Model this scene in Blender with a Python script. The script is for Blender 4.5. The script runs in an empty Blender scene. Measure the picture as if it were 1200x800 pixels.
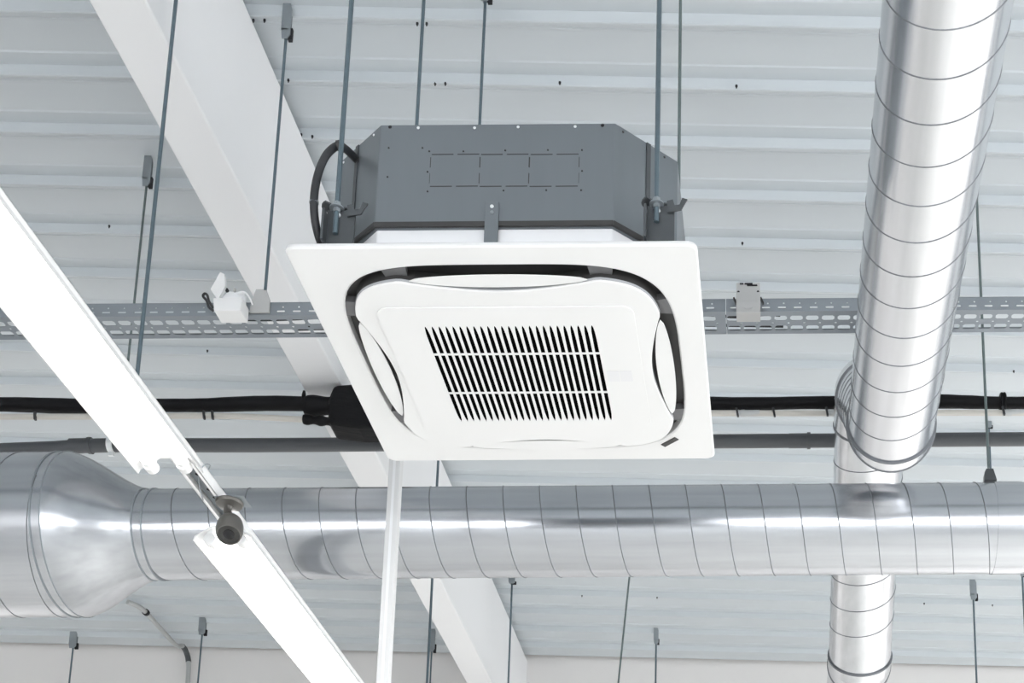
import bpy, math, random
from mathutils import Vector, Matrix
random.seed(7)
sc = bpy.context.scene
COL = sc.collection
CZ = 1.6          # camera height above the hall floor; heights below are relative to the lens
PI = math.pi

# ------------------------------------------------------------------ camera
cam_d = bpy.data.cameras.new('photo_camera')
cam_o = bpy.data.objects.new('photo_camera', cam_d)
COL.objects.link(cam_o)
F, PX, PY = 1747.58, 911.28, 1048.27
cam_d.sensor_fit = 'HORIZONTAL'
cam_d.sensor_width = 36.0
cam_d.lens = F / 1200 * 36.0
cam_d.shift_x = (600 - PX) / 1200
cam_d.shift_y = (PY - 400) / 1200
cam_d.clip_start = 0.05
cam_d.clip_end = 100
pitch, yaw, roll = 0.2340, -0.0005, -0.0074
# camera axes in the world: columns are right, up, back
def rot(axis, a): return Matrix.Rotation(a, 3, axis)
base = Matrix(((1, 0, 0), (0, 0, -1), (0, 1, 0)))          # looks along +Y
cam_m = rot('Z', -yaw) @ base @ rot('X', pitch) @ rot('Z', roll)
cam_o.matrix_world = Matrix.Translation((0, 0, CZ)) @ cam_m.to_4x4()
sc.camera = cam_o

# ------------------------------------------------------------------ world, view, lamps
w = bpy.data.worlds.new('hall_air'); sc.world = w
w.use_nodes = True
w.node_tree.nodes['Background'].inputs[0].default_value = (0.9, 0.95, 1.0, 1)
w.node_tree.nodes['Background'].inputs[1].default_value = 0.3
sc.view_settings.view_transform = 'Standard'
sc.view_settings.look = 'None'
sc.view_settings.gamma = 1
sc.view_settings.use_curve_mapping = False
sc.view_settings.exposure = 0.04
sc.cycles.max_bounces = 10
sc.cycles.diffuse_bounces = 6
sc.cycles.sample_clamp_indirect = 6
TUBE_POWER = 14.0
ROW_POWER = 115.0
FILL_POWER = 560.0
def row_lamp(x, y0, y1, z, p, wid=0.16):
    ld = bpy.data.lights.new('lamp_row', 'AREA'); ld.shape = 'RECTANGLE'
    ld.size = wid; ld.size_y = y1 - y0; ld.energy = p; ld.color = (1.0, 0.985, 0.96)
    lo = bpy.data.objects.new('lamp_row', ld); COL.objects.link(lo)
    lo.location = (x, (y0 + y1) / 2, z + CZ)
    return lo
row_lamp(-1.72, -3.0, 2.0, 2.16, ROW_POWER * .5)
row_lamp(-5.9, 2.0, 9.7, 2.16, ROW_POWER * 1.3)
row_lamp(2.5, 2.0, 9.7, 2.16, ROW_POWER * 2.9)
row_lamp(6.7, 2.0, 9.7, 2.16, ROW_POWER * 1.6)
def wall_fill(loc, rz, sx, sy, p):           # soft area light added just inside the unseen walls; no windows there
    ld = bpy.data.lights.new('wall_fill_light', 'AREA'); ld.shape = 'RECTANGLE'
    ld.size = sx; ld.size_y = sy; ld.energy = p; ld.color = (0.96, 0.98, 1.0)
    lo = bpy.data.objects.new('wall_fill_light', ld); COL.objects.link(lo)
    lo.location = (loc[0], loc[1], loc[2] + CZ); lo.rotation_euler = (PI/2, 0, rz)
wall_fill((0.0, -7.9, 0.8), PI, 15, 3.0, FILL_POWER * 2.8)
wall_fill((8.9, 2.6, 0.6), PI/2, 12, 2.6, FILL_POWER * 0.62)

# ------------------------------------------------------------------ materials
def mat(name, col, rough=0.5, metal=0.0, noise=None, bump=None, spec=0.5, emit=None):
    m = bpy.data.materials.new(name); m.use_nodes = True
    nt = m.node_tree; b = nt.nodes['Principled BSDF']
    b.inputs['Base Color'].default_value = (*col, 1)
    b.inputs['Roughness'].default_value = rough
    b.inputs['Metallic'].default_value = metal
    b.inputs['Specular IOR Level'].default_value = spec
    if emit:
        b.inputs['Emission Color'].default_value = (*emit[:3], 1)
        b.inputs['Emission Strength'].default_value = emit[3]
    tc = nt.nodes.new('ShaderNodeTexCoord')
    if noise:
        amount, scale = noise[0], noise[1]
        mp = nt.nodes.new('ShaderNodeMapping'); mp.inputs['Scale'].default_value = scale
        nz = nt.nodes.new('ShaderNodeTexNoise'); nz.inputs['Scale'].default_value = 1; nz.inputs['Detail'].default_value = 5
        mx = nt.nodes.new('ShaderNodeMixRGB'); mx.blend_type = 'MIX'
        mx.inputs[1].default_value = (*[c * (1 - amount) for c in col], 1)
        mx.inputs[2].default_value = (*[min(1, c * (1 + amount)) for c in col], 1)
        nt.links.new(tc.outputs['Object'], mp.inputs[0]); nt.links.new(mp.outputs[0], nz.inputs['Vector'])
        nt.links.new(nz.outputs[0], mx.inputs[0]); nt.links.new(mx.outputs[0], b.inputs['Base Color'])
        if len(noise) > 2:
            mr = nt.nodes.new('ShaderNodeMapRange')
            mr.inputs['To Min'].default_value = max(0.02, rough - noise[2]); mr.inputs['To Max'].default_value = rough + noise[2]
            nt.links.new(nz.outputs[0], mr.inputs[0]); nt.links.new(mr.outputs[0], b.inputs['Roughness'])
    if bump:
        mp = nt.nodes.new('ShaderNodeMapping'); mp.inputs['Scale'].default_value = bump[1]
        nz = nt.nodes.new('ShaderNodeTexNoise'); nz.inputs['Scale'].default_value = 1; nz.inputs['Detail'].default_value = 3
        bp = nt.nodes.new('ShaderNodeBump'); bp.inputs['Strength'].default_value = bump[0]; bp.inputs['Distance'].default_value = 0.01
        nt.links.new(tc.outputs['Object'], mp.inputs[0]); nt.links.new(mp.outputs[0], nz.inputs['Vector'])
        nt.links.new(nz.outputs[0], bp.inputs['Height']); nt.links.new(bp.outputs[0], b.inputs['Normal'])
    return m
M = dict(
    wallf=mat('front_wall_dark_tone', (0.48, 0.48, 0.485), 0.7, 0, (0.02, (1, 1, 1))),  # unseen wall, toned down to darken what ducts and casing reflect
    deck=mat('deck_paint', (0.54, 0.578, 0.603), 0.4, 0, (0.03, (1.5, 6, 6))),
    beam=mat('beam_paint', (0.77, 0.775, 0.785), 0.55, 0, (0.02, (2, 2, 2))),
    wall=mat('wall_paint', (0.75, 0.735, 0.725), 0.7, 0, (0.02, (1, 1, 1))),
    floor=mat('floor_concrete', (0.62, 0.62, 0.61), 0.5, 0, (0.06, (2, 2, 2))),
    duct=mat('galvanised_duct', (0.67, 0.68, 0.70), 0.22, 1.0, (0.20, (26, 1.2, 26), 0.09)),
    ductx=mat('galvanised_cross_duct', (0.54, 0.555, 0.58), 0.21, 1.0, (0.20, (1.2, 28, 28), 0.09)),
    seam=mat('seam_metal', (0.20, 0.21, 0.225), 0.5, 0.6),
    casing=mat('casing_galvanised', (0.175, 0.194, 0.211), 0.42, 0.45, (0.04, (30, 30, 4))),
    bracket=mat('bracket_steel', (0.075, 0.082, 0.088), 0.45, 0.3, (0.1, (20, 20, 20))),
    rod=mat('zinc_rod', (0.11, 0.15, 0.175), 0.4, 0.35, (0.15, (60, 60, 60))),
    rodg=mat('dull_zinc_rod', (0.13, 0.165, 0.165), 0.45, 0.3, (0.15, (60, 60, 60))),
    zinc=mat('zinc_plate', (0.30, 0.33, 0.35), 0.4, 0.5, (0.1, (20, 20, 20))),
    tray=mat('tray_zinc', (0.27, 0.295, 0.32), 0.45, 0.55, (0.08, (6, 20, 20))),
    white=mat('white_plastic', (0.77, 0.77, 0.768), 0.35, 0, (0.01, (5, 5, 5))),
    white2=mat('white_foam_frame', (0.78, 0.785, 0.80), 0.5, 0, (0.01, (5, 5, 5))),
    dark=mat('dark_outlet_plastic', (0.035, 0.034, 0.034), 0.5, 0, (0.2, (40, 40, 40))),
    greyp=mat('grey_outlet_plastic', (0.13, 0.13, 0.135), 0.5, 0, (0.1, (40, 40, 40))),
    lip=mat('grey_lip', (0.42, 0.43, 0.45), 0.5, 0, (0.05, (40, 40, 40))),
    black=mat('cavity_shade_black', (0.003, 0.003, 0.003), 0.9, 0, (0.2, (9, 9, 9)), spec=0.0),
    hole=mat('hole_dark', (0.015, 0.015, 0.018), 0.8, 0, (0.2, (9, 9, 9))),
    foam=mat('black_pipe_foam', (0.008, 0.008, 0.009), 0.55, 0, (0.3, (8, 30, 30)), (0.4, (12, 40, 40)), spec=0.12),
    beige=mat('beige_conduit', (0.52, 0.50, 0.46), 0.5, 0, (0.06, (8, 8, 8))),
    grey_pvc=mat('grey_pvc', (0.075, 0.08, 0.087), 0.45, 0, (0.08, (4, 4, 4))),
    cable=mat('black_cable', (0.02, 0.021, 0.024), 0.5, 0, (0.2, (20, 20, 20))),
    boxgrey=mat('grey_box_plastic', (0.43, 0.43, 0.425), 0.5, 0, (0.04, (20, 20, 20))),
    enamel=mat('white_enamel', (0.76, 0.76, 0.76), 0.35, 0, (0.01, (5, 5, 5))),
    pole=mat('pole_paint', (0.66, 0.66, 0.66), 0.4, 0, (0.01, (5, 5, 5))),
    railw=mat('rail_white_enamel', (0.92, 0.92, 0.92), 0.35, 0, (0.01, (5, 5, 5))),
    tube=mat('lit_tube', (1, 1, 1), 0.4, 0, (0.01, (3, 3, 3)), emit=(1.0, 0.99, 0.97, TUBE_POWER)),
    camgrey=mat('bronze_grey_housing', (0.12, 0.115, 0.105), 0.35, 0.3, (0.06, (20, 20, 20))),
    lens=mat('lens_glass', (0.01, 0.01, 0.012), 0.1, 0, (0.1, (5, 5, 5))),
    led=mat('led_ring', (0.035, 0.034, 0.032), 0.3, 0, (0.5, (200, 200, 200))),
    tag=mat('faint_label', (0.735, 0.735, 0.75), 0.4, 0, (0.01, (5, 5, 5))),
    spark=mat('bright_zinc', (0.8, 0.82, 0.83), 0.35, 0.4, (0.05, (5, 5, 5))),
    conduit=mat('grey_conduit', (0.46, 0.47, 0.47), 0.4, 0.3, (0.05, (8, 8, 8))),
)

# ------------------------------------------------------------------ helpers
class MB:
    def __init__(s): s.v = []; s.f = []; s.mi = []; s.mat = 0
    def add(s, vs, fs):
        o = len(s.v); s.v += [tuple(p) for p in vs]
        for f in fs: s.f.append([i + o for i in f]); s.mi.append(s.mat)
    def box(s, x0, x1, y0, y1, z0, z1):
        s.add([(x0,y0,z0),(x1,y0,z0),(x1,y1,z0),(x0,y1,z0),(x0,y0,z1),(x1,y0,z1),(x1,y1,z1),(x0,y1,z1)],
              [(3,2,1,0),(4,5,6,7),(0,1,5,4),(1,2,6,5),(2,3,7,6),(3,0,4,7)])
    def obox(s, c, ax, ay, az):               # oriented box: centre and three half vectors
        c, ax, ay, az = map(Vector, (c, ax, ay, az)); vs = []
        for k in (-1, 1):
            for i, j in ((-1,-1),(1,-1),(1,1),(-1,1)): vs.append(c + i*ax + j*ay + k*az)
        s.add(vs, [(3,2,1,0),(4,5,6,7),(0,1,5,4),(1,2,6,5),(2,3,7,6),(3,0,4,7)])
    def prism(s, poly, p0, p1, closed=True):   # poly: list of points (3d) at p0 offset, swept p0->p1
        n = len(poly); p0, p1 = Vector(p0), Vector(p1)
        vs = [Vector(p) + p0 for p in poly] + [Vector(p) + p1 for p in poly]
        fs = [(i, (i+1) % n, n + (i+1) % n, n + i) for i in range(n if closed else n - 1)]
        if closed: fs += [tuple(range(n))[::-1], tuple(range(n, 2*n))]
        s.add(vs, fs)
    def tube(s, path, r, n=12, caps=True):
        path = [Vector(p) for p in path]; rings = []; up = None
        rs = r if isinstance(r, (list, tuple)) else [r] * len(path)
        for i, p in enumerate(path):
            a = path[max(0, i-1)]; b = path[min(len(path)-1, i+1)]
            t = (b - a).normalized()
            if up is None: up = Vector((0,0,1)) if abs(t.z) < 0.9 else Vector((0,1,0))
            u = (up - t * up.dot(t)).normalized(); v = t.cross(u); up = u
            rings.append([p + rs[i] * (math.cos(q) * u + math.sin(q) * v) for q in [2*PI*k/n for k in range(n)]])
        vs = [q for g in rings for q in g]; fs = []
        for i in range(len(path)-1):
            for k in range(n): fs.append((i*n+k, i*n+(k+1) % n, (i+1)*n+(k+1) % n, (i+1)*n+k))
        if caps: fs += [tuple(range(n))[::-1], tuple(range((len(path)-1)*n, len(path)*n))]
        s.add(vs, fs)
    def build(s, name, m, parent=None, smooth=True, bevel=0, angle=35):
        me = bpy.data.meshes.new(name)
        org = Vector(parent['_o']) if parent is not None else Vector((0, 0, 0))
        me.from_pydata([Vector(p) + Vector((0, 0, CZ)) - org for p in s.v], [], s.f)
        for x in (m if isinstance(m, (list, tuple)) else [m]): me.materials.append(x)
        me.polygons.foreach_set('material_index', s.mi)
        me.validate(); me.update()
        import bmesh
        bm = bmesh.new(); bm.from_mesh(me); bmesh.ops.recalc_face_normals(bm, faces=bm.faces); bm.to_mesh(me); bm.free()
        o = bpy.data.objects.new(name, me); COL.objects.link(o)
        if parent is not None: o.parent = parent
        o['_o'] = list(org)
        if bevel:
            bv = o.modifiers.new('bevel', 'BEVEL'); bv.width = bevel; bv.segments = 2; bv.limit_method = 'ANGLE'; bv.angle_limit = 0.7
        if smooth:
            me.shade_smooth(); me.set_sharp_from_angle(angle=math.radians(angle))
        return o
def tag(o, label, cat, group=None):
    o['label'] = label; o['category'] = cat
    if group: o['group'] = group
    return o
def thing(name, label, cat, loc, group=None):
    o = bpy.data.objects.new(name, None); COL.objects.link(o); o.empty_display_size = 0.05
    o.location = (loc[0], loc[1], loc[2] + CZ); o['_o'] = list(o.location)
    return tag(o, label, cat, group)
def disc_lathe(mb, prof, c, axis, n=24):       # prof: (r, h) list along axis from c
    axis = Vector(axis).normalized(); c = Vector(c)
    u = axis.orthogonal().normalized(); v = axis.cross(u); vs = []; fs = []
    for r, h in prof:
        for k in range(n):
            a = 2*PI*k/n; vs.append(c + axis*h + max(r, 1e-5)*(math.cos(a)*u + math.sin(a)*v))
    for i in range(len(prof)-1):
        for k in range(n): fs.append((i*n+k, i*n+(k+1) % n, (i+1)*n+(k+1) % n, (i+1)*n+k))
    fs += [tuple(range(n))[::-1], tuple(range((len(prof)-1)*n, len(prof)*n))]
    mb.add(vs, fs)

# ------------------------------------------------------------------ the hall
SL = 0.0333                                    # fall of the roof across the hall
def zc(x): return 4.0 - SL * x                 # underside of the deck ribs
XL, XR, YF, YB = -9.0, 9.0, -8.0, 9.85
m = MB(); m.box(XL, XR, YF, YB, -1.7, -1.6); o = m.build('floor', M['floor'], smooth=False); o['kind'] = 'structure'
m = MB(); m.box(XL-.1, XR+.1, YB, YB+.15, -1.6, 4.5); o = m.build('wall_back', M['wall'], smooth=False); o['kind'] = 'structure'
m = MB(); m.box(XL-.1, XR+.1, YF-.15, YF, -1.6, 4.5); o = m.build('wall_front', M['wallf'], smooth=False); o['kind'] = 'structure'
m = MB(); m.box(XL-.15, XL, YF, YB, -1.6, 4.5); o = m.build('wall_left', M['wall'], smooth=False); o['kind'] = 'structure'
m = MB(); m.box(XR, XR+.15, YF, YB, -1.6, 4.5); o = m.build('wall_right', M['wall'], smooth=False); o['kind'] = 'structure'
# ribbed steel deck
P = 0.2844; D = 0.037
prof = []                                      # (y, dz)
k0 = int((YF - 4.2024) / P) - 1; k1 = int((YB - 4.2024) / P) + 1
for k in range(k0, k1 + 1):
    yr = 4.2024 + P * k
    prof += [(yr - .007, 0), (yr, 0), (yr + .054, D*.95), (yr + .060, D*.90), (yr + .068, D*.96), (yr + .206, D), (yr + .212, D*.9), (yr + P - .014, D), (yr + P - .007, 0)]
pr = []
for q in prof:
    if YF - .02 <= q[0] <= YB + .02 and (not pr or q[0] > pr[-1][0] + 1e-6): pr.append(q)
vs = []; fs = []
for x in (XL - .1, XR + .1):
    for y, dz in pr: vs.append((x, y, zc(x) + dz))
n = len(pr)
for i in range(n-1): fs.append((i, i+1, n+i+1, n+i))
m = MB(); m.add(vs, fs)
m.add([(XL-.1, YF, zc(XL)+.25), (XR+.1, YF, zc(XR)+.25), (XR+.1, YB, zc(XR)+.25), (XL-.1, YB, zc(XL)+.25)], [(0, 1, 2, 3)])
ceiling = m.build('ceiling', M['deck'], smooth=False); ceiling['kind'] = 'structure'
# fasteners in the deck
import itertools
def ray(px, py):
    q = cam_m @ Vector(((px - PX) / F, -(py - PY) / F, -1)); return q
def on_ceil(px, py, dz=0):
    d = ray(px, py); t = (4.0 + dz) / (d.z + SL * d.x); return d * t
def at_y(px, py, Y): d = ray(px, py); return d * (Y / d.y)
def at_z(px, py, Z): d = ray(px, py); return d * (Z / d.z)
for px, py in ((297,24),(310,24),(489,28),(500,28),(510,98),(522,98),(323,93),(338,94),(353,158),(366,160),(656,97),(863,101),(870,285),(128,265),(243,411),(1188,435),(999,545),(353,166),(682,698),(770,700),(1083,707),(1163,709)):
    p = on_ceil(px, py); m = MB()
    disc_lathe(m, [(.0045, .004), (.0045, -.002), (.0025, -.003), (.0025, -.008)], p, (0, 0, 1), 8)
    m.build('deck_screw', M['hole'], ceiling)
# roof beam
bx0, bx1, bz = -1.917, -1.757, 3.425
t = thing('roof_beam', 'deep white painted roof beam running diagonally up the picture under the ribbed deck', 'beam', (bx1, YB, bz))
m = MB()
m.prism([(bx0, 0, bz), (bx1, 0, bz), (bx1, 0, zc(bx1)), (bx0, 0, zc(bx0))], (0, YF, 0), (0, YB, 0))
m.build('beam_body', M['beam'], t, bevel=.006)

# ------------------------------------------------------------------ ceiling cassette air conditioner
X0, Y0, Z0, S = -1.125, 2.979, 2.242, 0.95
cxp, cyp = X0 + S/2, Y0 + S/2
ac = thing('ceiling_cassette', 'large square white faced air conditioning cassette with grey metal casing hung on rods', 'air conditioner', (cxp, cyp, Z0))
# casing: chamfered box
cx0, cx1, cy0, cy1, ch = -1.075, -.235, 3.034, 3.874, .14
zb, zt = 2.338, 2.619
octo = [(cx0+ch, cy0), (cx1-ch, cy0), (cx1, cy0+ch-.01), (cx1, cy1-ch), (cx1-ch, cy1), (cx0+ch, cy1), (cx0, cy1-ch), (cx0, cy0+ch-.01)]
m = MB(); m.prism([(x, y, 0) for x, y in octo], (0, 0, zb), (0, 0, zt))
casing = m.build('casing', M['casing'], ac, smooth=False, bevel=.003)
# overlapping sheet on the right chamfer, top rim
def side_pt(a, b, f, z): return Vector((a[0] + (b[0]-a[0])*f, a[1] + (b[1]-a[1])*f, z))
for (a, b, f) in ((octo[1], octo[2], .52), (octo[7], octo[0], .48)):
    d = (Vector(b) - Vector(a)).normalized(); nrm = Vector((d.y, -d.x))
    p = side_pt(a, b, f, (zb+zt)/2)
    m = MB(); m.obox(p + Vector((*nrm, 0))*.001, Vector((*d, 0))*.006, Vector((*nrm, 0))*.0018, (0, 0, (zt-zb)/2 - .002))
    m.build('sheet_seam', M['bracket'], casing, smooth=False)
m = MB()
for i in range(8):
    a, b = Vector((*octo[i], 0)), Vector((*octo[(i+1) % 8], 0)); d = (b-a).normalized(); nr = Vector((d.y, -d.x, 0))
    m.obox((a+b)/2 + Vector((0, 0, zb + .006)) - nr*.001, d*((b-a).length/2), nr*.004, (0, 0, .006))
m.build('bottom_rim', M['dark'], casing, smooth=False)
yf = cy0
# knockout squares on the front sheet
for (xa, xb) in ((505, 561), (563, 619), (621, 678)):
    m = MB()
    pa = at_y(xa, 181, yf); pb = at_y(xb, 218, yf); mid = (pa.x + pb.x) / 2; g = .008; tk = .0011
    for z in (pa.z, pb.z):
        m.box(pa.x+.002, mid-g*.6, yf-.0006, yf+.002, z-tk, z+tk); m.box(mid+g*.6, pb.x-.002, yf-.0006, yf+.002, z-tk, z+tk)
    zm = (pa.z + pb.z)/2
    for x in (pa.x, pb.x):
        m.box(x-tk*.8, x+tk*.8, yf-.0006, yf+.002, zm+g, pa.z-g); m.box(x-tk*.5, x+tk*.5, yf-.0006, yf+.002, pb.z+g, zm-g)
    m.build('knockout_outline', M['dark'], casing, smooth=False)
def dot(px, py, r, mm, Y=yf, name='rivet'):
    p = at_y(px, py, Y - .001); m = MB(); disc_lathe(m, [(r, .003), (r, 0), (r*.6, -.0015)], p, (0, 1, 0), 10)
    m.build(name, mm, casing)
for px, py in ((457,148.5),(706,146.5)): dot(px, py, .0042, M['hole'])
for px, py in ((490,149.5),(556,149.5),(607,148.5),(674,148)): dot(px, py, .0036, M['spark'])
for px, py in ((455.5,173),(495,173),(503,177),(543,177),(592,176),(642,175.5),(682,175.5),(501,201),(682,200),(501,224),(590,223),(640,222.5),(681,222.5),(454,207)): dot(px, py, .0022, M['dark'])
for k, (px, py) in enumerate(((436,156),(402,187),(726,149),(775,182))):
    side = (octo[7], octo[0]) if k < 2 else (octo[1], octo[2])
    f = (.85, .15, .12, .78)[k]; p = side_pt(side[0], side[1], f, zt - .012)
    d = (Vector(side[1]) - Vector(side[0])).normalized(); nr = Vector((d.y, -d.x, 0))
    m = MB(); disc_lathe(m, [(.003, -.002), (.003, .001), (.002, .002)], p, nr, 10); m.build('rivet', M['spark'] if k < 2 else M['dark'], casing)
# white foam frame between casing and panel
e = .012
oc2 = [(cx0+ch+.004, cy0+e), (cx1-ch-.004, cy0+e), (cx1-e, cy0+ch), (cx1-e, cy1-ch), (cx1-ch, cy1-e), (cx0+ch, cy1-e), (cx0+e, cy1-ch), (cx0+e, cy0+ch)]
m = MB(); m.prism([(x, y, 0) for x, y in oc2], (0, 0, 2.272), (0, 0, zb + .002))
m.build('panel_collar', M['white2'], ac, smooth=False, bevel=.003)
# face panel with rounded opening
N = 256
def sup(th, a, nn):
    c, s = abs(math.cos(th)), abs(math.sin(th)); return a / (c**nn + s**nn) ** (1/nn)
def rsq(th, a, r):                              # rounded square radius at angle
    c, s = abs(math.cos(th)), abs(math.sin(th)); mx, mn = max(c, s), min(c, s)
    t_ = a / mx
    if t_ * mn <= a - r: return t_
    k = a - r; b = k * (c + s); return b + math.sqrt(max(0, b*b - (2*k*k - r*r)))
ANG = []
for k in range(N): ANG.append(2*PI*(k+.5)/N)
for q in range(4):                              # extra samples in the corners
    for k in range(24): ANG.append(PI/4 + q*PI/2 + (k-11.5)*.006)
ANG = sorted(set(round(a % (2*PI), 6) for a in ANG))
def loop(fn, z): return [(cxp + fn(a)*math.cos(a), cyp + fn(a)*math.sin(a), z) for a in ANG]
def rings(mb, loops, cap_first=False, cap_last=False):
    n = len(ANG); vs = [p for l in loops for p in l]; fs = []
    for i in range(len(loops)-1):
        for k in range(n): fs.append((i*n+k, i*n+(k+1) % n, (i+1)*n+(k+1) % n, (i+1)*n+k))
    if cap_first: fs.append(tuple(range(n)))
    if cap_last: fs.append(tuple(range((len(loops)-1)*n, len(loops)*n)))
    mb.add(vs, fs)
A_OUT, N_OUT = .429 * S, 4.3
op = lambda a, d=0: sup(a, A_OUT + d, N_OUT)
out = lambda a, d=0: rsq(a, S/2 + d, .022)
m = MB()
rings(m, [loop(lambda a: out(a, -.03), Z0+.030), loop(lambda a: out(a, -.006), Z0+.016), loop(lambda a: out(a, -.001), Z0+.011), loop(lambda a: out(a, 0), Z0+.004),
          loop(lambda a: out(a, -.004), Z0), loop(lambda a: op(a, .004), Z0), loop(lambda a: op(a, 0), Z0+.003), loop(lambda a: op(a, -.002), Z0+.026), loop(lambda a: op(a, -.07), Z0+.028), loop(lambda a: out(a, -.03), Z0+.030)])
m.build('face_panel', M['white'], ac, angle=22)
# dark ring of the air outlet
m = MB(); rings(m, [loop(lambda a: op(a, -.0025), Z0+.022), loop(lambda a: op(a, -.09), Z0+.022)])
m.build('air_outlet', M['dark'], ac)
# grey bridges either side of each corner
def sq(i, t_, d):                               # point on side i (0 near,1 right,2 far,3 left), t along, d out from the centre
    x, y = ((t_, -d), (d, t_), (-t_, d), (-d, -t_))[i]; return (cxp + x*S, cyp + y*S)
for i in range(4):
    for sg in (-1, 1):
        m = MB(); poly = [sq(i, sg*.228, .374), sq(i, sg*.280, .374), sq(i, sg*.288, .416), sq(i, sg*.224, .428)]
        m.prism([(x, y, 0) for x, y in poly], (0, 0, Z0+.0035), (0, 0, Z0+.021))
        m.build('corner_bridge', M['greyp'], ac, smooth=False)
# inner air guide plate, waisted where the louvres sit
ZI = 2.2245
def guide(a, d=0):
    r0 = sup(a, .398*S, 5.4)
    best = 0
    x, y = r0*math.cos(a)/S, r0*math.sin(a)/S
    t_ = min(abs(x), abs(y)); q = max(0, 1 - (t_/.245)**2)
    dip = .046 * (q ** .72) * S
    return r0 - dip + d
m = MB()
rings(m, [loop(lambda a: guide(a, -.02), ZI+.007), loop(lambda a: guide(a, -.006), ZI+.006), loop(lambda a: guide(a, -.001), ZI+.005), loop(lambda a: guide(a, -.001), ZI+.002), loop(lambda a: guide(a, -.003), ZI)], cap_last=True)
guide_o = m.build('air_guide_plate', M['white'], ac, angle=22)
m = MB(); rings(m, [loop(lambda a: guide(a, -.0005), ZI+.011), loop(lambda a: guide(a, -.0005), ZI+.005)])
m.build('guide_lip', M['lip'], guide_o)
m = MB(); rings(m, [loop(lambda a: guide(a, -.001), Z0+.0215), loop(lambda a: guide(a, -.001), ZI+.0105)])
m.build('guide_wall', M['dark'], guide_o)
# four louvres
for i in range(4):
    pts = []; K = 28; tmax = .222
    for k in range(K+1):
        t_ = -tmax + 2*tmax*k/K; q = max(0, 1 - (t_/tmax)**2); pts.append((t_, .389 + .020 * q**.62 + (.002 if q > 0 else 0)))
    for k in range(K, -1, -1):
        t_ = -tmax + 2*tmax*k/K; q = max(0, 1 - (t_/tmax)**2); pts.append((t_, .389 - .026 * q**.72))
    poly = []
    for q in pts:
        p = sq(i, *q)
        if not poly or (Vector(p) - Vector(poly[-1])).length > 1e-5: poly.append(p)
    if (Vector(poly[0]) - Vector(poly[-1])).length < 1e-5: poly.pop()
    m = MB(); m.prism([(x, y, 0) for x, y in poly], (0, 0, 2.2285), (0, 0, 2.2315))
    lv = m.build('louver', M['white'], ac, bevel=.0008, angle=50)
# intake grille plate
gx0, gx1, gy0, gy1 = cxp - .333*S, cxp + .325*S, cyp - .292*S, cyp + .289*S
gr0, gr1 = cxp - .231*S, cxp + .220*S
gs0, gs1 = cyp - .214*S, cyp + .240*S
ZG = ZI - .0030
NS = 25; pw = (gr1 - gr0) / NS
d1, d2 = cyp - .089*S, cyp + .096*S
ys = [(gs0, .03), (gs0+.010, .17), (gs0+.03, .26), (gs0+.06, .30), (d1-.0035, .31), (d1-.0034, 0), (d1+.0034, 0), (d1+.0035, .31), (d2-.0035, .31), (d2-.0034, 0), (d2+.0034, 0), (d2+.0035, .31), (gs1-.06, .30), (gs1-.03, .26), (gs1-.010, .17), (gs1, .03)]
m = MB()
r_ = .03                                        # outer plate frame, cut in four plus rounded corners
def quad(x0, x1, y0, y1, z): m.add([(x0,y0,z),(x1,y0,z),(x1,y1,z),(x0,y1,z)], [(0,1,2,3)])
quad(gx0+r_, gx1-r_, gy0, gs0, ZG); quad(gx0+r_, gx1-r_, gs1, gy1, ZG)
quad(gx0+r_, gr0, gs0-.0, gs1, ZG); quad(gx0, gx0+r_, gy0+r_, gy1-r_, ZG); quad(gr1, gx1-r_, gs0, gs1, ZG); quad(gx1-r_, gx1, gy0+r_, gy1-r_, ZG)
per = []
for (cx_, cy_, a0) in ((gx1-r_, gy0+r_, -PI/2), (gx1-r_, gy1-r_, 0), (gx0+r_, gy1-r_, PI/2), (gx0+r_, gy0+r_, PI)):
    arc = [(cx_ + r_*math.cos(a0 + k*PI/16), cy_ + r_*math.sin(a0 + k*PI/16)) for k in range(9)]
    m.add([(cx_, cy_, ZG)] + [(x, y, ZG) for x, y in arc], [tuple(range(10))]); per += arc
n = len(per); m.add([(x, y, ZG) for x, y in per] + [(x, y, ZI+.0002) for x, y in per], [(i, (i+1) % n, n+(i+1) % n, n+i) for i in range(n)])
for c in range(NS):
    xc = gr0 + (c+.5)*pw; xl, xr = gr0 + c*pw, gr0 + (c+1)*pw
    for (ya, wa), (yb_, wb) in zip(ys[:-1], ys[1:]):
        la, lb = xc - wa*pw, xc - wb*pw; ra, rb = xc + wa*pw, xc + wb*pw
        m.add([(xl, ya, ZG), (la, ya, ZG), (lb, yb_, ZG), (xl, yb_, ZG)], [(0,1,2,3)])
        m.add([(ra, ya, ZG), (xr, ya, ZG), (xr, yb_, ZG), (rb, yb_, ZG)], [(0,1,2,3)])
        m.add([(la, ya, ZG), (lb, yb_, ZG), (lb, yb_, ZG+.002), (la, ya, ZG+.002)], [(0,1,2,3)])
        m.add([(ra, ya, ZG), (rb, yb_, ZG), (rb, yb_, ZG+.002), (ra, ya, ZG+.002)], [(0,1,2,3)])
grille = m.build('intake_grille', M['white'], ac, smooth=False)
m = MB(); m.box(gr0-.004, gr1+.004, gs0-.004, gs1+.004, ZG+.0021, ZG+.0027)  # black sheet standing in for the shade inside the open intake
m.build('grille_shade_sheet', M['black'], grille, smooth=False)
lx0, lx1, ly0, ly1 = cxp + .2255*S, cxp + .294*S, cyp - .008*S, cyp + .042*S
m = MB(); m.box(lx0, (lx0+lx1)/2-.001, ly0, ly1, ZG-.0006, ZG); m.box((lx0+lx1)/2+.001, lx1, ly0, ly1, ZG-.0006, ZG)
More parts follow.
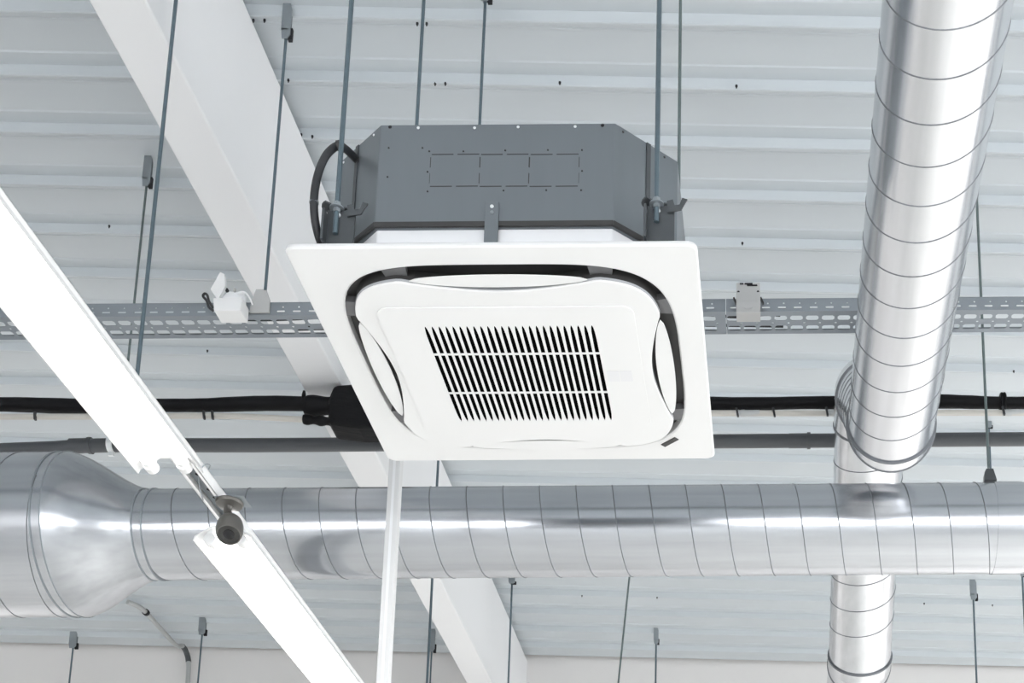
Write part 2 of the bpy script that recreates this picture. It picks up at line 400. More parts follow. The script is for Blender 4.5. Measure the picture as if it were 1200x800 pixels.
m.build('label_plate', M['tag'], grille, smooth=False)
# dark sensor window in the far right corner
pa, pb = at_z(777, 522, Z0-.001), at_z(793, 513.5, Z0-.001); d = (pb-pa); L = d.length; d.normalize(); nr = Vector((-d.y, d.x, 0))
m = MB(); m.obox((pa+pb)/2, d*L/2, nr*.008, (0, 0, .0012)); m.build('sensor_window', M['dark'], ac, smooth=False)
# middle clip strap on the front
pa, pb = at_y(569, 237, yf-.004), at_y(583, 286, yf-.004)
m = MB(); m.box(pa.x, pb.x, yf-.006, yf-.001, 2.283, pa.z)
strap = m.build('panel_strap', M['casing'], ac, smooth=False, bevel=.001)
for py, mm in ((242, M['spark']), (249, M['zinc'])):
    p = at_y(576.5, py, yf-.006); m = MB(); disc_lathe(m, [(.0045, .001), (.0045, -.002), (.0025, -.0035)], p, (0, 1, 0), 10); m.build('strap_screw', mm, strap)
# hanging lugs: plate, foot slab, hooked ear, washer and nut
def lug(px, py, Y, sx, far=False):
    p = at_y(px, py, Y); x, y, z = p
    m = MB(); h = z - 2.283
    m.box(x-.036+sx*.012, x+.030+sx*.012, y+.006, y+.012, 2.283, z-.006)
    m.box(x-.040+sx*.012, x-.034+sx*.012, y-.020, y+.012, 2.283, z-.020)
    b = m.build('hanger_lug', M['bracket'], ac, smooth=False, bevel=.001)
    m = MB(); pts = []
    for k in range(15):
        a = PI*.05 + k*(PI*1.25)/14; pts.append((x + .036*math.cos(a), y + .026*math.sin(a) + .002))
    for k in range(14, -1, -1):
        a = PI*.05 + k*(PI*1.25)/14; pts.append((x + .011*math.cos(a), y + .008*math.sin(a) + .002))
    m.prism([(a, b_, 0) for a, b_ in pts], (0, 0, z-.004), (0, 0, z))
    c_ = Vector((x + sx*.044, y, z-.010)); ear = [(-.004,-.004),(.028,.002),(.042,.030),(.030,.034),(.024,.016),(.012,.014),(.008,.030),(-.006,.026)]
    m.prism([(c_.x + u - .014, 0, c_.z + v - .016) for u, v in ear], (0, y-.002, 0), (0, y+.002, 0))
    m.build('hook_plate', M['bracket'], b, smooth=False)
    m = MB(); disc_lathe(m, [(.017, -.006), (.017, -.009)], (x, y, z), (0, 0, 1), 20); disc_lathe(m, [(.009, -.009), (.009, -.018)], (x, y, z), (0, 0, 1), 6)
    disc_lathe(m, [(.009, .0), (.009, .008)], (x, y, z), (0, 0, 1), 6)
    m.build('lug_nut', M['zinc'], b, angle=25)
    for dx, dz in ((.004, -.022), (-.002, -.050)):
        m = MB(); disc_lathe(m, [(.005, .0), (.005, -.004), (.003, -.005)], (x+dx, y+.006, z+dz), (0, 1, 0), 8); m.build('lug_screw', M['spark'], b)
    return p
YN, YFR = 2.990, 3.90
lug_nl = lug(395, 241, YN + .03, 1)
lug_nr = lug(769.5, 236, YN + .03, 1)

# ------------------------------------------------------------------ hanging rods with deck clips
def rod(label, x, y, z0, z1, r=.005, m_=None, clip=None, group=None, kind='threaded_rod', base_clip=None, x2=None):
    t = thing(kind, label, 'rod', (x, y, z0), group)
    m = MB(); x2 = x if x2 is None else x2
    # threaded bar: slightly ridged along its length
    m.tube([(x, y, z0), (x2, y, z1)], r, 8)
    m.build('bar', m_ or M['rod'], t)
    if clip:
        h, wd = clip
        m = MB(); a = zc(x2) ; zt_ = a + .052; d_ = wd*.6
        poly = [(-wd, 0), (wd*.3, 0), (wd, -.25*h), (wd, -.9*h), (wd*.5, -h), (-wd*.7, -h), (-wd, -.75*h)]
        m.prism([(x2+u, 0, zt_+v) for u, v in poly], (0, y-d_, 0), (0, y-d_+.003, 0))
        m.prism([(x2+u*.8, 0, zt_+v*.93) for u, v in poly], (0, y+d_-.003, 0), (0, y+d_, 0))
        m.box(x2-wd*.9, x2+wd*.3, y-d_, y+d_, zt_-h*.78, zt_-h*.74)
        cl = m.build('deck_clip', M['zinc'], t, smooth=False)
        m = MB(); disc_lathe(m, [(wd*.45, -.012), (wd*.45, .012)], (x2+wd*.1, y, zt_-h*.82), (0, 0, 1), 6); m.box(x2+wd*.5, x2+wd*1.35, y-.006, y+.006, zt_-h*1.02, zt_-h*.72)
        m.build('clip_nut', M['hole'], cl, angle=25)
    return t
# four rods of the cassette
rod('blue grey rod at near left corner of the cassette, with black cable tied on', lug_nl.x, lug_nl.y, lug_nl.z - .075, zc(lug_nl.x)+.05, .0062, group='rods holding the cassette')
rod('thick rod at near right corner of the cassette beside a thinner one', lug_nr.x, lug_nr.y, lug_nr.z - .055, zc(lug_nr.x)+.05, .0062, group='rods holding the cassette')
p = at_y(491, 100, YFR); rod('rod rising behind the left half of the grey casing', p.x, p.y, 2.40, zc(p.x)+.05, .0056, group='rods holding the cassette')
p = at_y(796.5, 100, YFR); rod('thinner rod just right of the thick one, behind right edge of the casing', p.x, p.y, 2.40, zc(p.x)+.05, .0050, M['rodg'], group='rods holding the cassette')

# ------------------------------------------------------------------ cable tied to the rod
path = [(392,300,3.10),(378,288,3.06),(371,268,3.03),(368,245,3.015),(369,222,3.01),(374,200,3.01),(383,181,3.01),(396,170.5,3.035),(404,174,3.06),(411,180,3.08),(417,186,3.10),(423,192,3.105)]
pts = [at_y(*q) for q in path]
def smooth_path(pts, n=6):
    pts = [Vector(p) for p in pts]; o = []
    for i in range(len(pts)-1):
        a, b, c, d = pts[max(0, i-1)], pts[i], pts[i+1], pts[min(len(pts)-1, i+2)]
        for k in range(n):
            t_ = k/n; o.append(.5*((2*b) + (c-a)*t_ + (2*a-5*b+4*c-d)*t_*t_ + (3*b-a-3*c+d)*t_**3))
    return o + [pts[-1]]
t = thing('power_cable', 'thick black cable looping over the rod at left end of the cassette', 'cable', pts[0])
m = MB(); m.tube(smooth_path(pts), .0095, 12); m.build('sheath', M['cable'], t)
m = MB(); p = at_y(397, 171, 3.028); disc_lathe(m, [(.013, -.004), (.013, .004)], p, (1, 0, .2), 14); m.build('cable_tie', M['dark'], t); m = MB(); p2 = at_y(368, 237, 3.014); disc_lathe(m, [(.0108, -.003), (.0108, .003)], p2, (0, .1, 1), 14)
m.build('cable_band', M['zinc'], t)

# ------------------------------------------------------------------ spiral ducts
def helix(mb, c, ax, u, r, L0, L1, pitch, ph=0, tr=.0019, sgn=1, n=48):
    c, ax, u = map(Vector, (c, ax, u)); v = ax.cross(u); pts = []; s_ = L0; st = pitch/n
    while s_ <= L1:
        a = ph + sgn*2*PI*s_/pitch; pts.append(c + ax*s_ + (r+.0004)*(math.cos(a)*u + math.sin(a)*v)); s_ += st
    if len(pts) > 2: mb.tube(pts, tr, 5)
def ring(mb, c, ax, r, wd, h): disc_lathe(mb, [(r, -wd), (r+h, -wd), (r+h, wd), (r, wd)], c, ax, 64)
YX = 5.0; ZX = 2.564; RX = .163; RB = .294
cr = thing('spiral_duct', 'long galvanised spiral duct crossing the hall, swelling to a wider end at left', 'duct', (-2.4, YX, ZX))
def cyl(mb, c0, c1, r, n=96, caps=False, seg=1):
    c0, c1 = Vector(c0), Vector(c1); mb.tube([c0 + (c1-c0)*k/seg for k in range(seg+1)], r, n, caps)
xr0, xr1 = -2.55, -2.29
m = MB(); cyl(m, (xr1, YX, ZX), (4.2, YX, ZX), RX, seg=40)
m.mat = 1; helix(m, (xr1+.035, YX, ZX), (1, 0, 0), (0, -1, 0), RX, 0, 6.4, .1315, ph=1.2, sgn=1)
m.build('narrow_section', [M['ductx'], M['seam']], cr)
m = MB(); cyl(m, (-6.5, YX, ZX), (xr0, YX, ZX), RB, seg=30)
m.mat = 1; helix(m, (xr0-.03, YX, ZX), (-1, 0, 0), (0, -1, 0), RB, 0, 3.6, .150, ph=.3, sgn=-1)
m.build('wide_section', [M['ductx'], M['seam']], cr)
K = 16; prof_ = []
for k in range(K+1):
    f = k/K; s_ = f*f*(3-2*f)*.55 + f*.45; prof_.append((RB + .002 + (RX + .002 - RB - .002)*s_, f*(xr1-xr0)))
m = MB(); vs = []; fs = []; n = 96
for r, h in prof_:
    for k in range(n): a = 2*PI*k/n; vs.append((xr0+h, YX + r*math.cos(a), ZX + r*math.sin(a)))
for i in range(K):
    for k in range(n): fs.append((i*n+k, i*n+(k+1) % n, (i+1)*n+(k+1) % n, (i+1)*n+k))
m.add(vs, fs); m.build('reducer', M['ductx'], cr, angle=60)
for x, r in ((xr0, RB), (xr0-.035, RB), (xr1, RX), (xr1+.035, RX)):
    m = MB(); ring(m, (x, YX, ZX), (1, 0, 0), r, .0022, .0035); m.build('collar_ring', M['zinc'], cr)
xj = at_y(1184, 620, YX-.1).x
m = MB(); cyl(m, (xj-.05, YX, ZX), (xj+.05, YX, ZX), RX+.003, caps=True); m.build('joint_sleeve', M['ductx'], cr)

# duct coming overhead and hopping over the cross duct
XD, RD = .377, .140
A, B, C_, E_ = Vector((XD, 4.345, 2.60)), Vector((XD, 5.198, 3.236)), Vector((XD, 6.32, 2.60)), Vector((XD, 9.80, 2.60))
S0 = Vector((XD, -4.0, 2.60))
dk = thing('spiral_duct', 'shiny spiral duct coming from overhead at right and humping over the cross duct', 'duct', A)
def mitre_tube(mb, pts, r, n=96):
    pts = [Vector(p) for p in pts]; vs = []; fs = []; xs = Vector((1, 0, 0))
    for i, p in enumerate(pts):
        d0 = (pts[i] - pts[i-1]).normalized() if i else (pts[1]-pts[0]).normalized()
        d1_ = (pts[i+1] - pts[i]).normalized() if i < len(pts)-1 else d0
        b = (d0 + d1_).normalized(); cs = b.dot(d0); up = b.cross(xs).normalized()
        for k in range(n): a = 2*PI*k/n; vs.append(p + r*math.cos(a)*xs + r/cs*math.sin(a)*up)
    for i in range(len(pts)-1):
        for k in range(n): fs.append((i*n+k, i*n+(k+1) % n, (i+1)*n+(k+1) % n, (i+1)*n+k))
    mb.add(vs, fs)
def sub(a, b, d): return a + (b-a).normalized()*d
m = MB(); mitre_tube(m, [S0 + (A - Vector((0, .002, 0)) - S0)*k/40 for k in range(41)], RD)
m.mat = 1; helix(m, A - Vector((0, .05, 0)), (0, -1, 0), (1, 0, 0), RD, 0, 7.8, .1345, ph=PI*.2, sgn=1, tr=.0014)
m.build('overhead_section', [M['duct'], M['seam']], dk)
dAB = (B-A).normalized(); dBC = (C_-B).normalized()
m = MB(); mitre_tube(m, [A - Vector((0, .004, 0)), A, sub(A, B, .12)], RD+.0045)
m.build('elbow', M['duct'], dk, angle=20)
m = MB(); cA = A - Vector((0, .004, 0)); ring(m, cA, (0, 1, 0), RD, .002, .0065); m.build('collar_ring', M['seam'], dk)
m = MB(); bis = (dAB + Vector((0, 1, 0))).normalized(); csb = bis.y; upb = bis.cross(Vector((1, 0, 0)))
m.tube([A + (RD+.005)*math.cos(a)*Vector((1, 0, 0)) + (RD+.005)/csb*math.sin(a)*upb for a in [2*PI*k/72 for k in range(73)]], .0028, 6); m.build('mitre_seam', M['seam'], dk)
m = MB(); mitre_tube(m, [sub(A, B, .1), sub(B, A, .12)], RD)
m.mat = 1; helix(m, sub(A, B, .14), dAB, (1, 0, 0), RD, 0, (B-A).length-.28, .1345, sgn=1)
m.build('rising_section', [M['duct'], M['seam']], dk)
m = MB(); mitre_tube(m, [sub(B, A, .13), B, sub(B, C_, .13)], RD+.004); m.build('elbow', M['duct'], dk, angle=20)
for c, d in ((sub(B, A, .13), dAB), (sub(B, C_, .13), dBC)):
    m = MB(); ring(m, c, d, RD+.002, .0035, .005); m.build('collar_ring', M['seam'], dk)
m = MB(); mitre_tube(m, [sub(B, C_, .1), C_], RD)
m.mat = 1; helix(m, sub(B, C_, .15), dBC, (1, 0, 0), RD, 0, (C_-B).length-.3, .1345, sgn=1, ph=PI)
m.build('falling_section', [M['duct'], M['seam']], dk)
m = MB(); mitre_tube(m, [sub(C_, B, .02), C_, C_ + Vector((0, .09, 0))], RD+.004); m.build('elbow', M['duct'], dk, angle=20)
for c, d in ((sub(C_, B, .02), dBC), (C_ + Vector((0, .07, 0)), Vector((0, 1, 0)))):
    m = MB(); ring(m, c, d, RD+.002, .0035, .005); m.build('collar_ring', M['seam'], dk)
m = MB(); mitre_tube(m, [C_, E_], RD); m.build('far_section', M['duct'], dk)

# ------------------------------------------------------------------ cable tray
TY0, TY1, TZ, TH = 4.2, 4.318, 2.915, .047
def hole_strip(mb, x0, pitch, n, sw, vfun, v0, v1, row, hh, off):
    pass
def tray(name, label, x0, x1, phase):
    t = thing(name, label, 'cable tray', (x0, TY0, TZ), 'cable tray lengths')
    pt = .0508; th = .0012
    # perforated sheet in (s, v): map to 3d by fn
    def sheet(mb, fn, rows, vmax):
        # rows: (vc, half height, half length, offset)
        edges = [0.0]
        for (vc, hh, hl, of) in rows: edges += [vc-hh, vc+hh]
        edges.append(vmax); k = 0
        for i in range(len(edges)-1):
            a, b = edges[i], edges[i+1]
            if i % 2 == 0:
                mb.add([fn(x0, a), fn(x1, a), fn(x1, b), fn(x0, b)], [(0,1,2,3)])
            else:
                vc, hh, hl, of = rows[k]; k += 1
                s_ = x0; c = x0 + phase + of
                while c < x1 - hl - .004:
                    if c - hl > s_:
                        mb.add([fn(s_, a), fn(c-hl, a), fn(c-hl, b), fn(s_, b)], [(0,1,2,3)])
                        q = min(hh, hl)*.45
                        for (xe, sg) in ((c-hl, 1), (c+hl, -1)):
                            mb.add([fn(xe, a), fn(xe+sg*q, a), fn(xe, a+q)], [(0,1,2)]); mb.add([fn(xe, b), fn(xe+sg*q, b), fn(xe, b-q)], [(0,1,2)])
                    s_ = c + hl; c += pt
                mb.add([fn(s_, a), fn(x1, a), fn(x1, b), fn(s_, b)], [(0,1,2,3)])
    W = TY1 - TY0
    m = MB(); sheet(m, lambda s_, v: (s_, TY0 + v, TZ), [(.034, .0125, .0200, 0), (.060, .004, .0035, pt/2), (.086, .0125, .0200, .002)], W)
    o = m.build('perforated_base', M['tray'], t, smooth=False); sd = o.modifiers.new('thick', 'SOLIDIFY'); sd.thickness = th; sd.offset = 0
    m = MB(); sheet(m, lambda s_, v: (s_, TY0, TZ + v), [(.0150, .0026, .0125, .004), (.0300, .0024, .0024, .010)], TH)
    m.box(x0, x1, TY0-.001, TY0+.008, TZ+TH-.0012, TZ+TH); m.box(x0, x1, TY0-.0022, TY0, TZ-.001, TZ+.0035)
    o = m.build('side_flange', M['tray'], t, smooth=False)
    m = MB(); sheet(m, lambda s_, v: (s_, TY1, TZ + v), [(.0075, .0024, .0024, .010)], .013)
    m.box(x0, x1, TY1-.006, TY1+.001, TZ+.0125, TZ+.0137)
    m.build('side_flange', M['tray'], t, smooth=False)
    return t
xj = -.155
tray('cable_tray', 'perforated metal cable tray to the left, passing behind light strip and cassette', -4.8, xj, .02)
tray('cable_tray', 'perforated metal cable tray to the right of the cassette, passing behind the overhead duct', xj + .002, 4.2, .022)
# loose cables lying in the tray
for k, (yy, xa, xb) in enumerate(((4.228, -1.75, -.95), (4.262, -1.55, -.9), (4.232, -.30, .02), (4.285, -1.55, .03))):
    m = MB(); pts = [(xa + (xb-xa)*i/8, yy + .006*math.sin(i*1.3+k), TZ + .008) for i in range(9)]
    m.tube(smooth_path(pts, 3), .005, 8)
    lab = ('dark cable lying in the tray left of the cassette, nearest the front flange', 'dark cable lying midway across the tray, left of the cassette', 'short dark cable in the tray at the joint right of the cassette', 'long dark cable along the back of the tray behind the cassette')[k]
    tag(m.build('tray_cable', M['cable']), lab, 'cable', 'cables in the tray')
# rods of the tray, and the hanger plate
pr_ = at_y(311, 338, 4.19); YT = 4.19
t = rod('rod with a clip on the deck, dropping in front of the beam to the tray', pr_.x, 4.19, 3.00, zc(pr_.x)+.05, .0052, clip=(.155, .016))
p0, p1, zz = at_y(293, 365, 4.19), at_y(315, 335, 4.19), 0
m = MB(); ax_, bx_ = at_y(294, 350, 4.19).x, at_y(316, 350, 4.19).x
m.prism([(ax_-.002, 0, TZ+.006), (bx_+.002, 0, TZ+.006), (bx_, 0, TZ+TH+.004), (bx_-.014, 0, TZ+TH+.042), (ax_+.014, 0, TZ+TH+.042), (ax_+.003, 0, TZ+TH+.004)], (0, 4.190, 0), (0, 4.1985, 0))
t = tag(m.build('tray_hanger_plate', M['boxgrey'], smooth=False, bevel=.001), 'grey trapezoid plate joining the rod to the cable tray, left of the cassette', 'bracket')
p = at_y(566, 60, 4.06); rod('short visible rod with a clip at top edge, above the middle of the casing', p.x, 4.06, 2.5, zc(p.x)+.05, .0050, clip=(.115, .017))
# grey junction box on the tray
xa, xb = at_y(863, 350, 4.17).x, at_y(891, 350, 4.17).x
zt_, zb_ = at_y(877, 331, 4.15).z, at_y(877, 367, 4.15).z
jb = thing('junction_box', 'small grey box clipped on the cable tray, right of the cassette', 'box', ((xa+xb)/2, 4.17, zb_))
m = MB(); m.prism([(0, 4.145, zb_), (0, 4.140, zb_+.034), (0, 4.150, zt_), (0, 4.196, zt_), (0, 4.196, zb_)], (xa, 0, 0), (xb, 0, 0))
m.build('housing', M['boxgrey'], jb, smooth=False, bevel=.002)
m = MB()
for a, b, c in ((.15, .30, .004), (.35, .68, .004), (.45, .88, .010)):
    m.box(xa+(xb-xa)*a, xa+(xb-xa)*b, 4.144, 4.152, zt_-c-.004, zt_-c-.001)
m.build('vent_slots', M['hole'], jb, smooth=False)
for sx, x in ((-1, xa), (1, xb)):
    m = MB(); m.obox((x + sx*.005, 4.18, zt_-.045), (.004, 0, -.010), (0, .006, 0), (.002, 0, .001)); m.build('spring_clip', M['dark'], jb, smooth=False)
    m = MB(); disc_lathe(m, [(.004, .004), (.004, -.002)], (x - sx*.007, 4.147, zt_-.036), (0, 1, 0), 10); m.build('screw', M['hole'], jb)
m = MB(); pts = [((xa+xb)/2 + .012*math.cos(a), 4.138, zb_+.014 - .006*math.sin(a)) for a in [PI*k/8 for k in range(9)]]; m.tube(pts, .0012, 6); m.build('embossed_arc', M['boxgrey'], jb)
# white emergency fitting lying on the tray
xa, xb = at_y(251, 360, 4.14).x, at_y(284, 360, 4.14).x
wf = thing('white_sensor', 'white angular plastic fitting with open cover, set on the cable tray left of the cassette', 'sensor', ((xa+xb)/2, 4.15, TZ))
b0, b1 = at_y(270, 366, 4.14).z, at_y(270, 351, 4.14).z
m = MB(); m.prism([(xa+.004, 0, b0), (xb, 0, b0), (xb, 0, b1+.002), (xa-.002, 0, b1)], (0, 4.13, 0), (0, 4.195, 0)); m.build('body', M['enamel'], wf, smooth=False, bevel=.002)
q = [at_y(*c) for c in ((248, 341, 4.16), (262, 325.5, 4.18), (267, 328, 4.18), (265, 338, 4.16), (254, 349, 4.14))]
m = MB(); m.prism([(p.x, 0, p.z) for p in q], (0, 4.15, 0), (0, 4.165, 0)); m.build('open_cover', M['enamel'], wf, smooth=False)
q = [at_y(*c) for c in ((252, 350, 4.15), (265, 337, 4.15), (284, 339, 4.15), (284, 352, 4.15))]
m = MB(); m.prism([(p.x, 0, p.z) for p in q], (0, 4.168, 0), (0, 4.185, 0)); m.build('inner_plate', M['white2'], wf, smooth=False)
m = MB(); p = at_y(266, 340, 4.164); disc_lathe(m, [(.0055, .006), (.0055, -.004)], p, (0, 1, 0), 12); m.build('socket', M['hole'], wf)
m = MB(); p = at_y(275, 339, 4.164); m.box(p.x-.003, p.x+.003, p.y-.004, p.y+.005, p.z-.008, p.z+.004); m.build('latch', M['boxgrey'], wf, smooth=False)
m = MB(); pts = [at_y(*c) for c in ((278, 343, 4.15), (286, 342, 4.14), (292, 348, 4.14), (296, 357, 4.16))]; m.tube(smooth_path(pts, 5), .0025, 8); m.build('lead', M['white2'], wf)
pts = [at_y(*c) for c in ((250, 364, 4.165), (245, 360, 4.15), (242, 352, 4.15), (238, 347, 4.15), (240, 344, 4.15), (243, 346, 4.15), (245, 353, 4.16), (250, 361, 4.17))]
m = MB(); m.tube(smooth_path(pts, 5), .0042, 8); tag(m.build('cable_loop', M['cable']), 'small black cable loop sticking out beside the white fitting on the tray', 'cable')
# white drop pole under the tray
px_, pw_ = -1.207, .0185
dp = thing('service_pole', 'square white pole dropping from the tray below the cassette to the floor', 'pole', (px_, 4.3, -1.6))
m = MB(); m.box(px_-pw_, px_+pw_, 4.3-pw_, 4.3+pw_, -1.6, TZ-.002); m.build('pole_body', M['pole'], dp, smooth=False, bevel=.003)
m = MB(); m.box(px_-.004, px_+.004, 4.3-pw_-.0012, 4.3-pw_+.001, -1.5, TZ-.02); m.build('pole_groove', M['white2'], dp, smooth=False)

# ------------------------------------------------------------------ pipes behind
YB1 = 5.45
def zp(px, py, Y): return at_y(px, py, Y).z
t = thing('insulated_pipe', 'black foam covered pipe with a bulky wrapped joint, running behind the cassette', 'pipe', (-3.8, YB1, zp(100, 475, YB1)))
x_l, x_m, x_r = at_y(-500, 476, YB1).x, at_y(400, 475, YB1).x, at_y(1900, 469, YB1).x
z_l, z_m, z_r = zp(-500, 476.5, YB1), zp(420, 474.5, YB1), zp(1900, 468.8, YB1)
pts = []; rs = []
for k in range(181):
    f = k/180; x = x_l + (x_r-x_l)*f; z = z_l + (z_r-z_l)*f
    pts.append((x, YB1, z + .0035*math.sin(f*41) + .002*math.sin(f*97))); rs.append(.0290 - .0035*f + .002*math.sin(f*60) + .0015*random.random())
m = MB(); m.tube(pts, rs, 16); m.build('foam_sleeve', M['foam'], t)
for px in (1175,):
    m = MB(); p = at_y(px, 471, YB1); disc_lathe(m, [(.034, -.012), (.039, -.008), (.039, -.002), (.030, 0), (.039, .002), (.039, .008), (.034, .012)], (p.x, YB1, p.z), (1, 0, 0), 16); m.build('sleeve_joint', M['foam'], t)
# black wrapped valve block by the panel's left corner
pb_ = at_y(400, 475, YB1)
vb = t
m = MB(); x0, x1, x2 = at_y(386, 475, YB1-.06).x, at_y(394, 460, YB1-.06).x, at_y(470, 475, YB1-.06).x
zt_, zm_, zb_ = zp(400, 452, YB1-.06), zp(390, 463, YB1-.06), zp(420, 500, YB1-.06)
m.prism([(x0-.005, 0, zm_-.02), (x1-.012, 0, zt_-.006), (x1+.005, 0, zt_), (x1+.06, 0, zt_+.004), (x2, 0, zt_), (x2, 0, zb_-.004), (x1+.10, 0, zb_-.006), (x1+.03, 0, zb_+.004), (x0, 0, zb_+.012)], (0, YB1-.07, 0), (0, YB1+.06, 0))
vb = m.build('valve_wrap', M['foam'], t, smooth=False, bevel=.012)
m = MB(); pts = []; rs = []
for k in range(25):
    f = k/24; pts.append((at_y(358, 478, YB1).x + f*.19, YB1-.01, zp(370, 477, YB1) - .002*f)); rs.append(.040 + .004*math.sin(f*9) - (.004 if f < .08 else 0))
m.tube(pts, rs, 16); m.build('sleeve', M['foam'], vb)
m = MB(); pts = []; rs = []
for k in range(25):
    f = k/24; pts.append((at_y(361, 490, YB1).x + f*.22, YB1-.05, zp(370, 491, YB1-.05) - .022*f)); rs.append(.019 + .003*math.sin(f*25))
m.tube(pts, rs, 12); m.build('lower_sleeve', M['foam'], vb)
p = at_y(356, 463, YB1-.03); m = MB(); disc_lathe(m, [(.006, -.02), (.009, .0), (.005, .02)], p, (0, 0, 1), 8); m.build('strap_end', M['foam'], vb)
# beige conduit strapped below the black pipe
def conduit(label, xs, zs, straps):
    t = thing('conduit', label, 'pipe', (xs[0], YB1-.02, zs[0]), 'beige conduits')
    pts = [(x, YB1-.02, z) for x, z in zip(xs, zs)]
    m = MB(); m.tube(smooth_path(pts, 6), .0118, 14); m.build('tube', M['beige'], t)
    for px, py in straps:
        p = at_y(px, py, YB1-.035); m = MB(); m.obox(p, (.004, 0, 0), (0, .006, 0), (-.003, 0, .019)); m.build('strap', M['cable'], t, smooth=False)
    return t
conduit('beige conduit strapped under the black pipe, left of the cassette', [at_y(x, y, YB1-.02).x for x, y in ((-400, 488), (100, 488), (240, 487), (330, 490), (375, 493))], [zp(x, y, YB1-.02) for x, y in ((-400, 488), (100, 488), (240, 487), (330, 490), (375, 493))], ((41, 487), (239, 486), (249, 486)))
cnd = conduit('beige conduit strapped under the black pipe, right of the cassette', [at_y(x, y, YB1-.02).x for x, y in ((790, 484), (980, 484), (1120, 483.5), (1250, 483.5), (1900, 481.5))], [zp(x, y, YB1-.02) for x, y in ((790, 484), (980, 484), (1120, 483.5), (1250, 483.5), (1900, 481.5))], ((907, 483), (864, 483), (969, 482), (1176, 481)))
for px in (867, 973, 1179):
    p = at_y(px, 484 if px < 1100 else 483.5, YB1-.02); m = MB()
    disc_lathe(m, [(.0124, -.016), (.0135, -.014), (.0135, -.004), (.0124, -.003), (.0124, .004), (.0135, .005), (.0135, .02), (.0124, .022), (.0124, .08)], (p.x, p.y, p.z), (1, 0, 0), 14)
    m.build('coupler', M['conduit'], cnd, smooth=False)
# grey drain pipe
YG = 5.70
t = thing('drain_pipe', 'dark grey plastic drain pipe running across the hall above the cross duct', 'pipe', (-3, YG, zp(300, 521.5, YG)))
ctl = [(-450, 545), (-40, 529), (60, 525), (130, 521.5), (300, 521.5), (600, 519), (900, 516.5), (1260, 514), (1900, 509.5)]
pts = [at_y(x, y, YG) for x, y in ctl]; m = MB(); m.tube(smooth_path(pts, 6), .0294, 20); m.build('pipe_body', M['grey_pvc'], t)
for px in (948, 106):
    p = at_y(px, 516.2 if px > 500 else 522, YG); m = MB(); disc_lathe(m, [(.0308, -.085), (.0308, -.008), (.035, -.008), (.035, .006), (.0308, .006)], p, (1, 0, 0), 24); m.build('socket', M['grey_pvc'], t, angle=25)
p = at_y(131, 521.5, YG); m = MB(); ring(m, p, (1, 0, 0), .0294, .012, .004); m.box(p.x-.01, p.x+.012, YG-.005, YG+.005, p.z+.031, p.z+.055); m.box(p.x-.01, p.x+.012, YG-.005, YG+.005, p.z-.050, p.z-.031)
m.build('pipe_clamp', M['spark'], t, angle=25)

# ------------------------------------------------------------------ more rods
p = at_y(172, 215, 4.93); rod('thin rod with a narrow deck clip behind the tray, left of the thick rod', p.x, 4.93, 3.05, zc(p.x)+.05, .0045, clip=(.15, .016), m_=M['rodg'])
p = at_y(184, 215, 3.59); rod('long thick rod in front of the tray, holding the left light strip', p.x, 3.59, 2.30, zc(p.x)+.05, .0058)
p = at_y(1152, 400, 4.985); t = rod('dark rod right of the overhead duct with a block just above the cross duct', p.x, 4.985, 2.80, zc(p.x)+.05, .0052, m_=M['rodg'])
bz_ = at_y(1162, 553, 4.985).z; m = MB(); xx = p.x
m.prism([(xx-.020, 0, bz_-.042), (xx+.026, 0, bz_-.042), (xx+.014, 0, bz_+.004), (xx-.012, 0, bz_+.004), (xx-.018, 0, bz_-.01)], (0, 4.965, 0), (0, 5.005, 0)); m.build('end_block', M['bracket'], t, smooth=False, bevel=.001)
GR = 'far hanging rods'
p = on_ceil(1159, 502); rod('far thin rod starting just above the drain pipe at right', p.x, p.y, 3.4, zc(p.x)+.02, .0045, clip=(.05, .014), group=GR)
p = at_y(513, 550, 6.6); rod('long thin rod in front of the beam just right of the white pole', p.x, 6.6, 1.6, zc(p.x)+.02, .0062, group=GR)
def far_rod(px, py0, lab, clip, r=.006, mm=None):
    p = on_ceil(px, py0); rod(lab, p.x, p.y, 2.4, zc(p.x)+.02, r, clip=clip, group=GR, m_=mm)
far_rod(87, 746, 'far rod with a notched clip at lower left, left of the grey conduit', (.14, .026))
far_rod(238, 730, 'far rod with a clip at lower left, between grey conduit and light strip', (.14, .024))
far_rod(769, 742, 'far rod with a dark clip standing alone below the cross duct at centre', (.13, .016))
far_rod(1140, 686, 'far rod with a pale clip below the cross duct at lower right', (.15, .021))
far_rod(600, 683, 'far rod in front of the beam right side, below the cross duct', (.06, .020))
far_rod(507, 740, 'far rod with a long dark clip at left edge of beam below the cross duct', (.20, .022), .0055)
far_rod(1198, 676, 'far thin rod at the extreme right edge below the cross duct', (.05, .012))
a, b = at_y(739, 662, 7.6), at_y(723, 815, 7.6)
t = thing('sloping_rod', 'slightly leaning thin rod below the cross duct, right of the beam', 'rod', b, GR)
e_ = a + (a-b)*((zc(a.x)+.02-a.z)/(a.z-b.z)); m = MB(); m.tube([b + (b-a)*.5, e_], .0052, 8); m.build('bar', M['rodg'], t)
